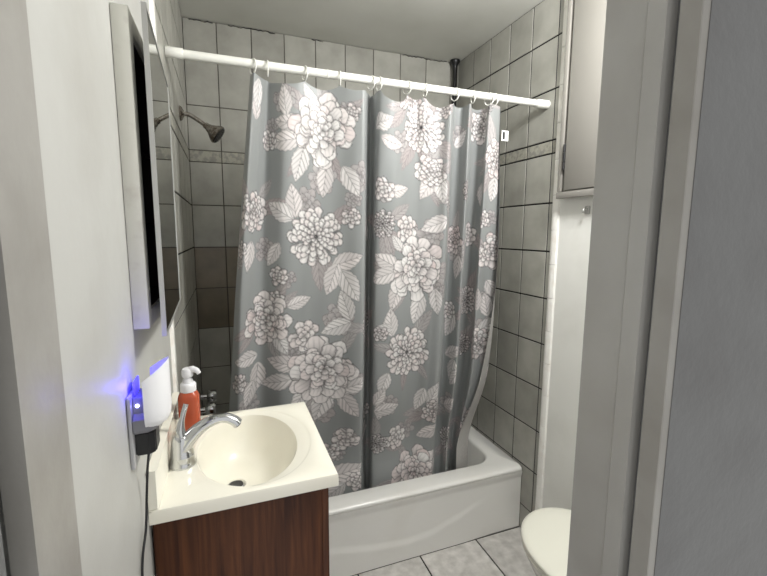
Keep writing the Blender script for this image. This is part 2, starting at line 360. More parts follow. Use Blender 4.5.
# ------------------------------------------------------------------ shower rod, rings, curtain
RZ, RY = 2.0692, .195
rod = thing('shower_rod', (.76, RY, RZ), 'white tension rod spanning the tub from wall to wall', 'curtain rod')
bm = bmesh.new(); tube(bm, [(.04, RY, RZ-.001), (1.48, RY, RZ+.003)], .0142, 24); obj('tube', bm, M['rod'], rod)
bm = bmesh.new(); lathe(bm, [(.0160, 0), (.0165, .001), (.0162, .05), (.0150, .052)], 24, (.001, RY, RZ), (1, 0, 0)); obj('end_cap', bm, M['rod'], rod)
bm = bmesh.new(); lathe(bm, [(.0180, 0), (.0185, .002), (.0175, .055), (.0155, .058)], 24, (W-.001, RY, RZ+.003), (-1, 0, 0)); obj('end_cap', bm, M['rod'], rod)
bm = bmesh.new(); lathe(bm, [(.0146, 0), (.0158, .001), (.0158, .006), (.0146, .007)], 24, (.52, RY, RZ), (1, 0, 0)); obj('joint_collar', bm, M['rod'], rod)

RINGS = [.266, .315, .442, .57, .69, .722, .837, .915, 1.05, 1.135, 1.213, 1.238]
ORD = ['first', 'second', 'third', 'fourth', 'fifth', 'sixth', 'seventh', 'eighth', 'ninth', 'tenth', 'eleventh', 'twelfth']
ring0 = None
for k, x in enumerate(RINGS):
    if ring0 is None:
        bm = bmesh.new(); torus(bm, .0235, .0026, (0, 0, 0), (1, .12, 0)); r = ring0 = obj('curtain_ring', bm, M['rod'])
    else:
        r = ring0.copy(); COL.objects.link(r)
    r.location = (x, RY, RZ-.0085); r.rotation_euler = (0, 0, (.25, -.2, .1, -.3, .2, .05)[k % 6])
    tag(r, '%s white curtain ring from the left end of the white rod' % ORD[k], 'curtain ring', 'rings holding the shower curtain')

ZL = [2.03, 1.25, .80, .42]
def cat(P, t):
    n = len(P); i = t.astype(int); f = t-i; g = lambda k: P[np.clip(k, 0, n-1)]
    a, b, c, d = g(i-1), g(i), g(i+1), g(i+2)
    return b+.5*f*(c-a+f*(2*a-5*b+4*c-d+f*(3*(b-c)+d-a)))
def curtain_surface(ns, nt, zbot=.2):
    X = np.array(CUR_X); Y = np.array(CUR_Y); zl = np.array(ZL); n = X.shape[1]
    tt = np.clip(np.linspace(0, n-1, 4000), 0, n-1-1e-9)
    fx = np.array([cat(X[k], tt) for k in range(4)]); fy = np.array([cat(Y[k], tt) for k in range(4)])
    S = np.r_[0, np.cumsum(np.hypot(np.diff(fx, axis=1), np.diff(fy, axis=1)).mean(0))]
    s = np.linspace(0, S[-1], ns); ts = np.clip(np.interp(s, S, tt), 0, n-1-1e-9)
    gx = np.array([cat(X[k], ts) for k in range(4)]); gy = np.array([cat(Y[k], ts) for k in range(4)])
    z = np.linspace(2.035, zbot, nt)
    def hz(G):
        out = np.zeros((nt, ns)); m = np.zeros_like(G); h = np.diff(zl); d = np.diff(G, axis=0)/h[:, None]
        m[0] = d[0]; m[-1] = d[-1]*.3
        for k in (1, 2): m[k] = (d[k-1]*h[k]+d[k]*h[k-1])/(h[k]+h[k-1])
        for i, zz in enumerate(z):
            if zz >= zl[0]: out[i] = G[0]+m[0]*(zz-zl[0]); continue
            if zz <= zl[-1]: out[i] = G[-1]; continue
            k = [j for j in range(3) if zl[j] >= zz >= zl[j+1]][0]; t = (zz-zl[k])/h[k]
            out[i] = (2*t**3-3*t**2+1)*G[k]+(t**3-2*t**2+t)*h[k]*m[k]+(-2*t**3+3*t**2)*G[k+1]+(t**3-t**2)*h[k]*m[k+1]
        return out
    return s, z, hz(gx), hz(gy)

def paint_fabric(s, t):
    """printed cloth: grey-green ground with white and blush line-drawn peonies, chrysanthemums, buds and leaves"""
    rng = np.random.default_rng(4)
    Sg, Tg = np.meshgrid(s, t); ns, nt = len(s), len(t); ds, dt = s[1]-s[0], t[1]-t[0]
    base = np.array(srgb(156, 159, 159)[:3]); C = np.empty((nt, ns, 3)); C[:] = base
    ink0 = ink = np.array(srgb(52, 47, 49)[:3]); white = np.array(srgb(246, 243, 242)[:3]); blush = np.array(srgb(234, 220, 219)[:3])
    wash = [None]
    def petal(cx, cy, ang, length, width, peak=.62, tint=0., dark=.55, vein=9., leaf=False):
        tint = min(tint, 1)
        c, sn = math.cos(ang), -math.sin(ang)           # t runs down, so flip
        ex = max(length, width)*1.05
        mx, my = cx+c*length*.5, cy+sn*length*.5
        i0, i1 = max(int((my-ex)/dt), 0), min(int((my+ex)/dt)+2, nt); j0, j1 = max(int((mx-ex)/ds), 0), min(int((mx+ex)/ds)+2, ns)
        if i1 <= i0 or j1 <= j0: return
        X = Sg[i0:i1, j0:j1]-cx; Y = Tg[i0:i1, j0:j1]-cy
        u = (X*c+Y*sn)/length; w = (-X*sn+Y*c)/width
        uu = np.clip(u, 0, 1); k = math.log(.5)/math.log(peak)
        ph = rng.uniform(0, 6.28)
        if leaf: h = np.sin(PI*uu**k)**.9*.5*(1+.05*np.sin(uu*40+ph))
        else: h = np.sin(PI*uu**k)**.55*.5*(1+.09*np.sin(uu*17+ph))
        ins = (u > 0) & (u < 1) & (np.abs(w) < h)
        edge = np.minimum((h-np.abs(w))*width, (1-u)*length*1.2)
        halo = (u > -.04) & (u < 1+.004/length) & (np.abs(w) < h+.0036/width) & (uu > .12)
        line = np.clip(1-edge/.0050, 0, 1)**.6
        if leaf:
            mid = np.clip(1-np.abs(w*width)/.0024, 0, 1)*(u < .93)
            side = np.clip(np.sin((u-np.abs(w)*.75)*34+ph)*1.8-.75, 0, 1)*.5
            a = np.maximum(np.maximum(line*.5, mid*.75), side)
            a = np.maximum(a, np.clip(np.where(w*(1 if ph > 3 else -1) > 0, .13, 0)+.05, 0, 1))
        else:
            st = np.clip(np.sin(w*vein*2.4+ph+np.sin(u*5)*.5)*1.4-.25, 0, 1)*np.clip(1.05-u, 0, 1)**1.3*.85
            a = np.clip(np.maximum(np.maximum(line*.8, st), np.clip(1.12-u*1.55, 0, 1)*dark*1.1), 0, 1)
        col = white*(1-tint)+blush*tint
        px = col*(1-a[..., None])+ink*a[..., None]
        if wash[0] is not None: px = px*.42+wash[0]*.58
        blk = C[i0:i1, j0:j1]
        if wash[0] is None:
            q_ = .15 if leaf else .34; blk[halo] = blk[halo]*(1-q_)+ink*q_
        blk[ins] = px[ins]
    def peony(x, y, R, seed):
        tint = rng.uniform(.1, .6); rot = rng.uniform(0, 6.28)
        for ring, (n, r0, L, wd, dk) in enumerate(((12, .38, .62, .44, .6), (13, .28, .56, .38, .7), (12, .19, .48, .34, .75), (11, .11, .40, .29, .8), (9, .04, .31, .24, .8), (6, -.02, .2, .18, .85))):
            order = rng.permutation(n)
            for q in order:
                a = rot+2*PI*(q+.5*(ring % 2))/n+rng.normal(0, .2)
                k = rng.uniform(.75, 1.18); ox, oy = R*r0*math.cos(a), -R*r0*math.sin(a)
                petal(x+ox+(.06*R if ring > 1 else 0), y+oy-(.05*R if ring > 1 else 0), a+rng.normal(0, .15), R*L*k, R*wd*k, .66, max(0, min(1, tint+rng.normal(0, .25))), dk)
    def mum(x, y, R, seed):
        tint = rng.uniform(0, .45); rot = rng.uniform(0, 6.28)
        for ring, (n, r0, L, wd, dk) in enumerate(((18, .40, .60, .30, .6), (19, .31, .54, .26, .7), (17, .22, .47, .23, .8), (14, .14, .39, .2, .9), (11, .07, .3, .17, 1.), (8, .0, .22, .14, 1.1))):
            for q in rng.permutation(n):
                a = rot+2*PI*(q+.5*(ring % 2))/n+rng.normal(0, .08); k = rng.uniform(.9, 1.08)
                petal(x+R*r0*math.cos(a), y-R*r0*math.sin(a), a+rng.normal(0, .1), R*L*k, R*wd*k, .72, max(0, min(1, tint+rng.normal(0, .2))), dk, 6)
    def bud(x, y, R, seed):
        rot = rng.uniform(0, 6.28)
        for n, r0, L, wd in ((8, .15, .85, .62), (6, .05, .6, .5), (4, 0, .36, .4)):
            for q in range(n):
                a = rot+2*PI*q/n+rng.normal(0, .2); petal(x+R*r0*math.cos(a), y-R*r0*math.sin(a), a, R*L, R*wd, .62, rng.uniform(0, .6), .6, 5)
    # motifs of the hidden cloth between the folds
    extra = []
    for k in range(60):
        extra.append((rng.choice(['b', 'l', 'l', 'A', 'B']), rng.uniform(0, s[-1]), rng.uniform(0, t[-1]), rng.uniform(.035, .06), int(rng.integers(0, 360))))
    # faint grey leaves and half-opened flowers printed behind the main ones
    wash[0] = np.array(srgb(132, 128, 129)[:3])
    for m in MOTIFS:
        if m[0] in 'AB':
            for k in range(5):
                a = rng.uniform(0, 6.28); q = m[3]*rng.uniform(.95, 1.25); L_ = rng.uniform(.07, .11)
                petal(m[1]+q*.55*math.cos(a), m[2]-q*.55*math.sin(a), a, m[3]*.5+L_, L_*.55, .45, rng.uniform(0, 1), leaf=True)
        elif m[0] == 'b' or rng.random() < .3:
            bud(m[1]+rng.normal(0, .03), m[2]+rng.normal(0, .03), m[3]*1.1, 0)
    wash[0] = None
    keep = [e for e in extra if min(math.hypot(e[1]-m[1], e[2]-m[2])-m[3] for m in MOTIFS) > .085]
    for kind in ('l', 'b', 'A', 'B'):
        for m in keep+MOTIFS:
            if m[0] != kind: continue
            _, x, y, R, a = m
            if kind == 'l': petal(x-R*1.15*math.cos(math.radians(a)), y+R*1.15*math.sin(math.radians(a)), math.radians(a), 2.3*R, R*1.25, .42, rng.uniform(0, .35), leaf=True)
            elif kind == 'A': peony(x, y, R*1.12, a)
            elif kind == 'B': mum(x, y, R*1.1, a)
            else: bud(x, y, R*1.2, a)
    return C

def make_curtain():
    ns, nt = 540, 660
    s, z, SX, SY = curtain_surface(ns, nt)
    Z = np.repeat(z[:, None], ns, 1).copy()
    # the top hem sags between the rings
    xs = SX[2]; sag = np.zeros(ns)
    for a, b in zip(RINGS, RINGS[1:]):
        m = (xs > a) & (xs < b); f = (xs-a)/(b-a); g = b-a
        sag = np.where(m, np.maximum(sag, (.06*g+.55*g*g)*4*f*(1-f)), sag)
    m = (xs > .722) & (xs < .837); f = (xs-.722)/.115; sag = np.where(m, .038*(4*f*(1-f))**.7, sag)
    m = (xs > .915) & (xs < 1.05); f = (xs-.915)/.135; sag = np.where(m, .03*(4*f*(1-f))**.8, sag)
    Z -= sag[None, :]*np.clip(1-(2.035-z)/.5, 0, 1)[:, None]**1.5
    # slight cloth ripples
    t = 2.035-z
    SY = SY+.0022*np.sin(SX*61+t[:, None]*5)*np.sin(t[:, None]*9+SX*13)
    V = np.stack([SX, SY, Z], -1).reshape(-1, 3).astype(np.float32)
    idx = np.arange(ns*nt).reshape(nt, ns)
    F = np.stack([idx[:-1, :-1], idx[1:, :-1], idx[1:, 1:], idx[:-1, 1:]], -1).reshape(-1, 4)
    me = bpy.data.meshes.new('shower_curtain')
    me.vertices.add(len(V)); me.vertices.foreach_set('co', V.ravel())
    me.loops.add(F.size); me.loops.foreach_set('vertex_index', F.ravel().astype(np.int32))
    me.polygons.add(len(F)); me.polygons.foreach_set('loop_start', np.arange(0, F.size, 4, dtype=np.int32))
    me.update(calc_edges=True); me.shade_smooth()
    ca = me.color_attributes.new('print', 'FLOAT_COLOR', 'POINT')
    C = paint_fabric(s, t); C = np.concatenate([C, np.ones(C.shape[:2]+(1,))], -1)
    ca.data.foreach_set('color', C.astype(np.float32).ravel())
    m = bpy.data.materials.new('floral_print_fabric'); m.use_nodes = True; nt_ = m.node_tree; L = nt_.links; b = nt_.nodes['Principled BSDF']
    at = nt_.nodes.new('ShaderNodeAttribute'); at.attribute_name = 'print'
    g = nt_.nodes.new('ShaderNodeNewGeometry'); mx = nt_.nodes.new('ShaderNodeMix'); mx.data_type = 'RGBA'
    pale = nt_.nodes.new('ShaderNodeMix'); pale.data_type = 'RGBA'; pale.inputs['Factor'].default_value = .88
    L.new(at.outputs['Color'], pale.inputs['A']); pale.inputs['B'].default_value = srgb(205, 202, 198)
    L.new(g.outputs['Backfacing'], mx.inputs['Factor']); L.new(at.outputs['Color'], mx.inputs['A']); L.new(pale.outputs['Result'], mx.inputs['B'])
    wv = nt_.nodes.new('ShaderNodeTexNoise'); wv.inputs['Scale'].default_value = 420
    L.new(mx.outputs['Result'], b.inputs['Base Color']); b.inputs['Roughness'].default_value = .42; b.inputs['Specular IOR Level'].default_value = .45
    b.inputs['Sheen Weight'].default_value = .1
    tr = nt_.nodes.new('ShaderNodeBsdfTranslucent'); ms = nt_.nodes.new('ShaderNodeMixShader'); ms.inputs[0].default_value = .2
    L.new(mx.outputs['Result'], tr.inputs['Color']); L.new(b.outputs[0], ms.inputs[1]); L.new(tr.outputs[0], ms.inputs[2])
    L.new(ms.outputs[0], nt_.nodes['Material Output'].inputs['Surface'])
    me.materials.append(m)
    o = bpy.data.objects.new('shower_curtain', me); COL.objects.link(o)
    tag(o, 'grey shower curtain printed with white and blush peonies, hanging into the tub', 'shower curtain')
    return o
curtain = make_curtain()
ct = obj('care_tag', bx((1.279, .1895, 1.898), (1.313, .1905, 1.941)), M['tagwhite'], curtain); ct['label'] = 'white tag with black print'
bm = bmesh.new(); box(bm, (1.284, .1888, 1.904), (1.295, .1894, 1.935))
for k in range(4): box(bm, (1.301, .1888, 1.908+.006*k), (1.3035, .1894, 1.911+.006*k))
obj('tag_print', bm, M['ink'], ct)

# ------------------------------------------------------------------ shower head, bath taps, corner pole
sh = thing('wall_shower', (.0, .6, 1.985), 'tarnished metal shower head on a short arm, on left tiled wall', 'shower')
bm = bmesh.new(); lathe(bm, [(.03, 0), (.03, .003), (.024, .009), (.014, .014), (.012, .016)], 28, (.0005, .6, 1.985), (1, 0, 0)); obj('flange', bm, M['aged'], sh)
bm = bmesh.new(); tube(bm, spline([(.006, .6, 1.985), (.035, .6, 1.982), (.065, .6, 1.966), (.098, .6, 1.944)]), .0085, 14); obj('arm', bm, M['aged'], sh)
ax = Vector((.78, -.12, -.60)).normalized(); p0 = Vector((.092, .6, 1.949))
bm = bmesh.new(); lathe(bm, [(.010, 0), (.013, .004), (.0135, .014), (.017, .02), (.018, .026), (.024, .035), (.036, .052), (.040, .060), (.0405, .066), (.037, .069)], 32, p0, ax); obj('head', bm, M['aged'], sh)
bm = bmesh.new(); lathe(bm, [(.036, .069), (.036, .0715), (.03, .073)], 32, p0, ax)
fc = p0+ax*.073; q = Vector((0, 0, 1)).rotation_difference(ax)
for rr, nn in ((.0, 1), (.011, 6), (.021, 12), (.030, 18)):
    for k in range(nn):
        lathe(bm, [(.0019, -.001), (.0015, .0022)], 8, fc+q @ Vector((rr*math.cos(2*PI*k/nn), rr*math.sin(2*PI*k/nn), 0)), ax)
obj('spray_face', bm, M['black'], sh)

tp = thing('bath_tap', (0, .6, .72), 'chrome bath tap with handles low on tiled wall behind the soap bottle', 'bath tap')
for y in (.52, .68):
    bm = bmesh.new(); lathe(bm, [(.034, 0), (.034, .004), (.026, .012), (.014, .016), (.013, .045)], 28, (.0005, y, .735), (1, 0, 0)); e = obj('escutcheon', bm, M['chrome'], tp)
    bm = bmesh.new(); lathe(bm, [(.016, .042), (.028, .046), (.031, .055), (.031, .075), (.027, .084), (.012, .087)], 10, (.0005, y, .735), (1, 0, 0)); obj('handle', bm, M['chrome'], tp)
bm = bmesh.new(); lathe(bm, [(.03, 0), (.03, .004), (.024, .01)], 28, (.0005, .6, .60), (1, 0, 0)); tube(bm, spline([(.004, .6, .6), (.06, .6, .602), (.11, .6, .595), (.125, .6, .575)]), [.021]*17+[.02]*8, 16); obj('spout', bm, M['chrome'], tp)

pl = thing('corner_pole', (1.486, .968, .33), 'thin black tension pole in the far tiled corner of the tub', 'tension pole')
bm = bmesh.new(); tube(bm, [(1.486, .968, .345), (1.486, .968, ZC-.02)], .0115, 16); obj('pole', bm, M['poleblack'], pl)
bm = bmesh.new(); lathe(bm, [(.012, -.075), (.0125, -.045), (.016, -.030), (.027, -.016), (.029, -.006), (.029, 0)], 24, (1.486, .968, ZC-.001)); obj('ceiling_foot', bm, M['poleblack'], pl)
bm = bmesh.new(); lathe(bm, [(.028, 0), (.028, .006), (.02, .016), (.012, .022)], 24, (1.486, .968, .334)); obj('tub_foot', bm, M['poleblack'], pl)

# ------------------------------------------------------------------ medicine cabinet with open mirror door
mc = thing('medicine_cabinet', (0, -.345, 1.33), 'recessed white medicine cabinet with mirror door ajar on left wall', 'medicine cabinet')
cy0, cy1, cz0, cz1, cd = -.55, -.138, 1.333, 1.86, .026
bm = bmesh.new()
for lo, hi in (((0.0005, cy0, cz0), (cd, cy0+.028, cz1)), ((.0005, cy1-.028, cz0), (cd, cy1, cz1)), ((.0005, cy0+.028, cz0), (cd, cy1-.028, cz0+.03)), ((.0005, cy0+.028, cz1-.03), (cd, cy1-.028, cz1))):
    box(bm, lo, hi, .0015)
obj('frame', bm, M['metalwhite'], mc)
bm = bmesh.new(); e = .004; x0 = -.125
iy0, iy1, iz0, iz1 = RY0+.001, RY1-.001, RZ0+.001, RZ1-.001
box(bm, (x0, iy0, iz0), (x0+e, iy1, iz1)); box(bm, (x0, iy0, iz0), (.02, iy0+e, iz1)); box(bm, (x0, iy1-e, iz0), (.02, iy1, iz1)); box(bm, (x0, iy0, iz0), (.02, iy1, iz0+e)); box(bm, (x0, iy0, iz1-e), (.02, iy1, iz1))
obj('lining', bm, M['inside'], mc)
for z in (1.52, 1.68): obj('shelf', bx((x0+e, iy0+e, z), (-.01, iy1-e, z+.005)), M['inside'], mc)
# door: hinged on its far side, near edge swung out
def door_pt(a, d, z):   # a along the door from near edge to hinge, d = depth from back
    n = Vector((.0445, -.552, 0)); f = Vector((.0285, -.132, 0)); t = (f-n).normalized(); nr = Vector((-t.y, t.x, 0)); nr = nr if nr.x > 0 else -nr
    p = n+(f-n)*a+nr*d; return Vector((p.x, p.y, z))
def door_slab(bm, a0, a1, d0, d1, z0, z1):
    loft(bm, [[door_pt(a0, d0, z), door_pt(a1, d0, z), door_pt(a1, d1, z), door_pt(a0, d1, z)] for z in (z0, z1)])
dz0, dz1 = 1.318, 1.868
bm = bmesh.new(); door_slab(bm, 0, 1, 0, .0055, dz0, dz1); door_slab(bm, 0, .012, .0055, .0078, dz0, dz1); door_slab(bm, .988, 1, .0055, .0078, dz0, dz1); door_slab(bm, .012, .988, .0055, .0078, dz0, dz0+.005); door_slab(bm, .012, .988, .0055, .0078, dz1-.005, dz1)
dr = obj('door', bm, M['dooredge'], mc, smooth=False)
bm = bmesh.new(); door_slab(bm, .0125, .9875, .0056, .0066, dz0+.0052, dz1-.0052); mg = obj('mirror', bm, M['mirror'], dr, smooth=False); mg['label'] = 'mirror glass reflecting the shower'
for z in (1.40, 1.79):
    bm = bmesh.new(); tube(bm, [(.0275, -.134, z), (.0275, -.134, z+.04)], .0035, 10); obj('hinge', bm, M['dooredge'], mc)

# ------------------------------------------------------------------ outlet plate, plug-in light, adapter
py = -.605
op = thing('outlet_plate', (0, py, 1.122), 'grey outlet cover plate on left wall behind the plug-in light', 'outlet')
obj('cover', bx((.0005, py-.036, 1.122), (.0065, py+.036, 1.243), .002), M['plate'], op)
bm = bmesh.new(); lathe(bm, [(.004, 0), (.0035, .0018), (.001, .0022)], 12, (.0062, py, 1.178), (1, 0, 0)); obj('screw', bm, M['chrome'], op)

pg = thing('plug_in_light', (.007, py, 1.17), 'white plug-in insect light glowing blue, on left wall by the sink', 'plug-in light')
bm = bmesh.new(); loops = []
for z, s_ in ((1.1795, .85), (1.183, .97), (1.188, 1), (1.204, 1), (1.212, .72), (1.232, .7), (1.238, .62)):
    loops.append([(.0075+a*s_ if a > .001 else .0075, py+b*s_, z) for a, b in ((0, -.036), (.022, -.034), (.032, -.024), (.036, 0), (.032, .024), (.022, .034), (0, .036))])
loft(bm, loops); obj('base', bm, M['grey_plastic'], pg)
# curved white shade, open at the top with slanted lip
bm = bmesh.new(); outer, inner = [], []
def shade_loop(s_, z, inset, slope):
    r = []
    for k in range(25):
        a = -PI/2+PI*k/24
        x = .0245+(.035-inset)*math.cos(a)*s_; y = py+(.040-inset)*math.sin(a)*s_
        r.append(Vector((x, y, z+slope*(x-.0245))))
    return r
D_ = .0095
out = [shade_loop(.35, 1.172+D_, 0, 0), shade_loop(.62, 1.1745+D_, 0, 0), shade_loop(.85, 1.181+D_, 0, 0), shade_loop(.96, 1.190+D_, 0, 0), shade_loop(1, 1.203+D_, 0, 0), shade_loop(1, 1.235, 0, .12), shade_loop(1, 1.268, 0, .72)]
inn = [shade_loop(1, 1.267, .0028, .72), shade_loop(1, 1.235, .0028, .12), shade_loop(1, 1.204+D_, .0028, 0), shade_loop(.9, 1.19+D_, .0028, 0), shade_loop(.6, 1.178+D_, .0028, 0)]
loft(bm, out+inn, False, False, close=False)
obj('shade', bm, M['white_plastic'], pg, angle=50)
bl = bpy.data.materials.new('blue_led'); bl.use_nodes = True; b_ = bl.node_tree.nodes['Principled BSDF']
b_.inputs['Base Color'].default_value = (.1, .1, .6, 1); b_.inputs['Emission Color'].default_value = (.03, .02, 1, 1); b_.inputs['Emission Strength'].default_value = 2.5
obj('led_panel', bx((.0078, py-.018, 1.2385), (.0105, py+.018, 1.262), .001), bl, pg)
bm = bmesh.new(); bmesh.ops.create_icosphere(bm, subdivisions=2, radius=.003, matrix=Matrix.Translation((.014, py-.0275, 1.226)))
wl = bpy.data.materials.new('white_blue_led'); wl.use_nodes = True; b_ = wl.node_tree.nodes['Principled BSDF']; b_.inputs['Emission Color'].default_value = (.45, .45, 1, 1); b_.inputs['Emission Strength'].default_value = 8
obj('led', bm, wl, pg)
point('plug_in_glow', (.0115, py-.030, 1.262), .12, (.05, .03, 1), .008)

ad = thing('power_adapter', (.007, py, 1.14), 'black power adapter plugged in below the white insect light', 'power adapter')
bm = bmesh.new(); prism(bm, [(.0068, py-.026), (.027, py-.026), (.036, py-.018), (.036, py+.018), (.027, py+.026), (.0068, py+.026)], 1.140, 1.1785); bmesh.ops.bevel(bm, geom=bm.edges[:], offset=.002, segments=2, affect='EDGES')
obj('adapter_body', bm, M['black'], ad)
bm = bmesh.new(); tube(bm, spline([(.022, py, 1.141), (.016, py+.005, 1.10), (.009, py+.018, 1.04), (.0065, py+.008, .99), (.004, py-.022, .955), (.004, py-.035, .91), (.005, py-.03, .80), (.006, py-.02, .60), (.012, py, .3), (.02, py+.01, .01)]), .0021, 10); obj('cord', bm, M['black'], ad)

# ------------------------------------------------------------------ vanity, basin top, faucet, soap
VY0, VY1, VX = -.54, -.122, .366
van = thing('vanity_cabinet', (.17, (VY0+VY1)/2, 0), 'dark brown wooden vanity cabinet under the cream basin', 'vanity')
bm = bmesh.new(); H = .9515
box(bm, (.003, VY0+.016, 0), (.332, VY0+.032, H), .001); box(bm, (.003, VY1-.028, 0), (.332, VY1-.012, H), .001)
box(bm, (.003, VY0+.0325, .06), (.332, VY1-.0285, .076)); box(bm, (.003, VY0+.0325, .08), (.009, VY1-.0285, H-.1)); box(bm, (.28, VY0+.0325, 0), (.29, VY1-.0285, .058))
obj('carcass', bm, M['wood'], van)
bm = bmesh.new(); box(bm, (.3322, VY0+.0155, .06), (.347, VY0+.06, .9512), .001); box(bm, (.3322, VY1-.055, .06), (.347, VY1-.0115, .9512), .001)
box(bm, (.3322, VY0+.0602, .90), (.347, VY1-.0552, .9512), .001); box(bm, (.3322, VY0+.0602, .06), (.347, VY1-.0552, .11), .001); obj('face_frame', bm, M['wood'], van)
dv = obj('door', bx((.3472, VY0+.045, .12), (.352, VY1-.04, .90), .002), M['wood'], van)

top = thing('basin_top', (.18, (VY0+VY1)/2, .952), 'cream moulded basin top with oval bowl and low backsplash on the vanity', 'sink')
N = 128
angs = sorted([2*PI*k/N for k in range(N)]+[])
def rect_loop(x0, x1, y0, y1, z):
    cx, cy = .195, -.335; r = []
    for a in angs:
        dx, dy = math.cos(a), math.sin(a)
        t = min(((x1 if dx > 0 else x0)-cx)/dx if abs(dx) > 1e-9 else 9, ((y1 if dy > 0 else y0)-cy)/dy if abs(dy) > 1e-9 else 9)
        r.append(Vector((cx+dx*t, cy+dy*t, z)))
    for X_, Y_ in ((x0, y0), (x1, y0), (x1, y1), (x0, y1)):     # snap the closest point onto each corner
        k = min(range(N), key=lambda i: (r[i].x-X_)**2+(r[i].y-Y_)**2); r[k] = Vector((X_, Y_, z))
    return r
def ell(cx, cy, a, b, z): return [Vector((cx+a*math.cos(t), cy+b*math.sin(t), z)) for t in angs]
bm = bmesh.new()
ZT = .983
loft(bm, [rect_loop(.003, VX-.004, VY0+.004, VY1-.004, .952), rect_loop(.001, VX, VY0, VY1, .9545), rect_loop(.001, VX, VY0, VY1, ZT-.005), rect_loop(.001, VX-.0015, VY0+.0015, VY1-.0015, ZT-.0015), rect_loop(.001, VX-.005, VY0+.005, VY1-.005, ZT),
          ell(.204, -.331, .1385, .193, ZT), ell(.2035, -.331, .137, .1915, ZT-.001), ell(.202, -.331, .133, .1885, ZT-.003), ell(.190, -.334, .1185, .181, ZT-.004), ell(.189, -.334, .1165, .179, ZT-.0055), ell(.188, -.334, .114, .1765, ZT-.013),
          ell(.186, -.332, .108, .170, ZT-.036), ell(.181, -.329, .097, .159, ZT-.064), ell(.178, -.322, .084, .137, ZT-.092), ell(.171, -.317, .065, .105, ZT-.112), ell(.164, -.31, .043, .062, ZT-.1205), ell(.156, -.303, .025, .025, ZT-.1235), ell(.156, -.303, .022, .022, ZT-.128)], False, True)
obj('bowl', bm, M['cultured'], top, angle=35)
bm = bmesh.new(); prism(bm, [(.0012, VY0+.002), (.016, VY0+.002), (.019, VY0+.006), (.019, VY1-.006), (.016, VY1-.002), (.0012, VY1-.002)], .9832, 1.06); obj('backsplash', bm, M['cultured'], top, angle=50)
bm = bmesh.new(); lathe(bm, [(.0215, 0), (.0215, .0035), (.018, .0045), (.015, .003), (.002, .003)], 28, (.156, -.303, ZT-.1275)); d_ = obj('drain', bm, M['chrome'], top)
bm = bmesh.new(); lathe(bm, [(.0175, 0), (.0175, .001)], 24, (.156, -.303, ZT-.1234)); obj('drain_hole', bm, M['black'], d_)

fy_ = -.385
fa = thing('faucet', (.045, fy_, .983), 'chrome single-lever faucet with low curved spout on the cream basin', 'faucet')
bm = bmesh.new(); lathe(bm, [(.0275, 0), (.0275, .004), (.0255, .008), (.0245, .022), (.0250, .0235), (.0242, .025), (.0225, .045), (.021, .058), (.017, .068), (.009, .073)], 36, (.046, fy_, .9832)); obj('body', bm, M['chrome'], fa)
bm = bmesh.new()
sp = spline([(.046, fy_, 1.018), (.064, fy_, 1.044), (.088, fy_-.001, 1.066), (.116, fy_-.002, 1.079), (.140, fy_-.003, 1.080), (.158, fy_-.004, 1.071), (.165, fy_-.004, 1.063)], 8)
n_ = len(sp); tube(bm, sp, [.0215-.0088*min(1, i/(n_*.55))+(.0015*max(0, i/n_-.7)*3.3) for i in range(n_)], 20, squash=(1.1, .85)); obj('spout', bm, M['chrome'], fa)
bm = bmesh.new(); lathe(bm, [(.0085, 0), (.0085, .004), (.007, .005)], 20, (.1640, fy_-.004, 1.0625), (.62, 0, -.78)); obj('aerator', bm, M['black'], fa)
bm = bmesh.new(); lv = spline([(.046, fy_, 1.048), (.045, fy_+.002, 1.066), (.049, fy_+.006, 1.088), (.056, fy_+.012, 1.112), (.058, fy_+.014, 1.118)], 8)
n_ = len(lv); tube(bm, lv, [.0165-.0095*min(1, i/(n_*.5)) for i in range(n_)], 18, squash=(1, .8)); obj('lever', bm, M['chrome'], fa)

so = thing('soap_bottle', (.054, -.245, .983), 'orange foaming hand soap bottle with white pump behind the faucet', 'soap bottle')
CZ = .983
om = mat('orange_soap', srgb(196, 94, 60), .22, noise=(srgb(172, 70, 42), 14, .35, .7)); om.node_tree.nodes['Principled BSDF'].inputs['Transmission Weight'].default_value = .15
bx0, bz = .0525, .9834
def bl_loop(a, b, z): return [Vector((bx0+a*math.copysign(abs(math.cos(t))**.7, math.cos(t)), -.245+b*math.copysign(abs(math.sin(t))**.7, math.sin(t)), bz+z)) for t in [2*PI*k/40 for k in range(40)]]
bm = bmesh.new(); loft(bm, [bl_loop(.021, .021, 0), bl_loop(.0245, .0245, .004), bl_loop(.0252, .0252, .012), bl_loop(.0252, .0252, .098), bl_loop(.0248, .0248, .106), bl_loop(.022, .022, .114), bl_loop(.0175, .0175, .119), bl_loop(.016, .016, .122)]); obj('bottle', bm, om, so, angle=60)
bm = bmesh.new(); lathe(bm, [(.0185, .120), (.0190, .122), (.0190, .137), (.017, .141), (.0125, .143), (.0115, .150), (.0085, .153), (.008, .160)], 28, (bx0, -.245, bz)); obj('collar', bm, M['white_plastic'], so)
bm = bmesh.new(); lathe(bm, [(.0125, .158), (.0135, .161), (.0135, .172), (.012, .178), (.006, .181)], 24, (bx0, -.245, bz))
tube(bm, spline([(bx0, -.245, bz+.171), (bx0+.012, -.248, bz+.176), (bx0+.022, -.252, bz+.173), (bx0+.028, -.254, bz+.165)], 6), [.0085]*8+[.007]*6+[.0055]*5, 14); obj('pump', bm, M['white_plastic'], so)

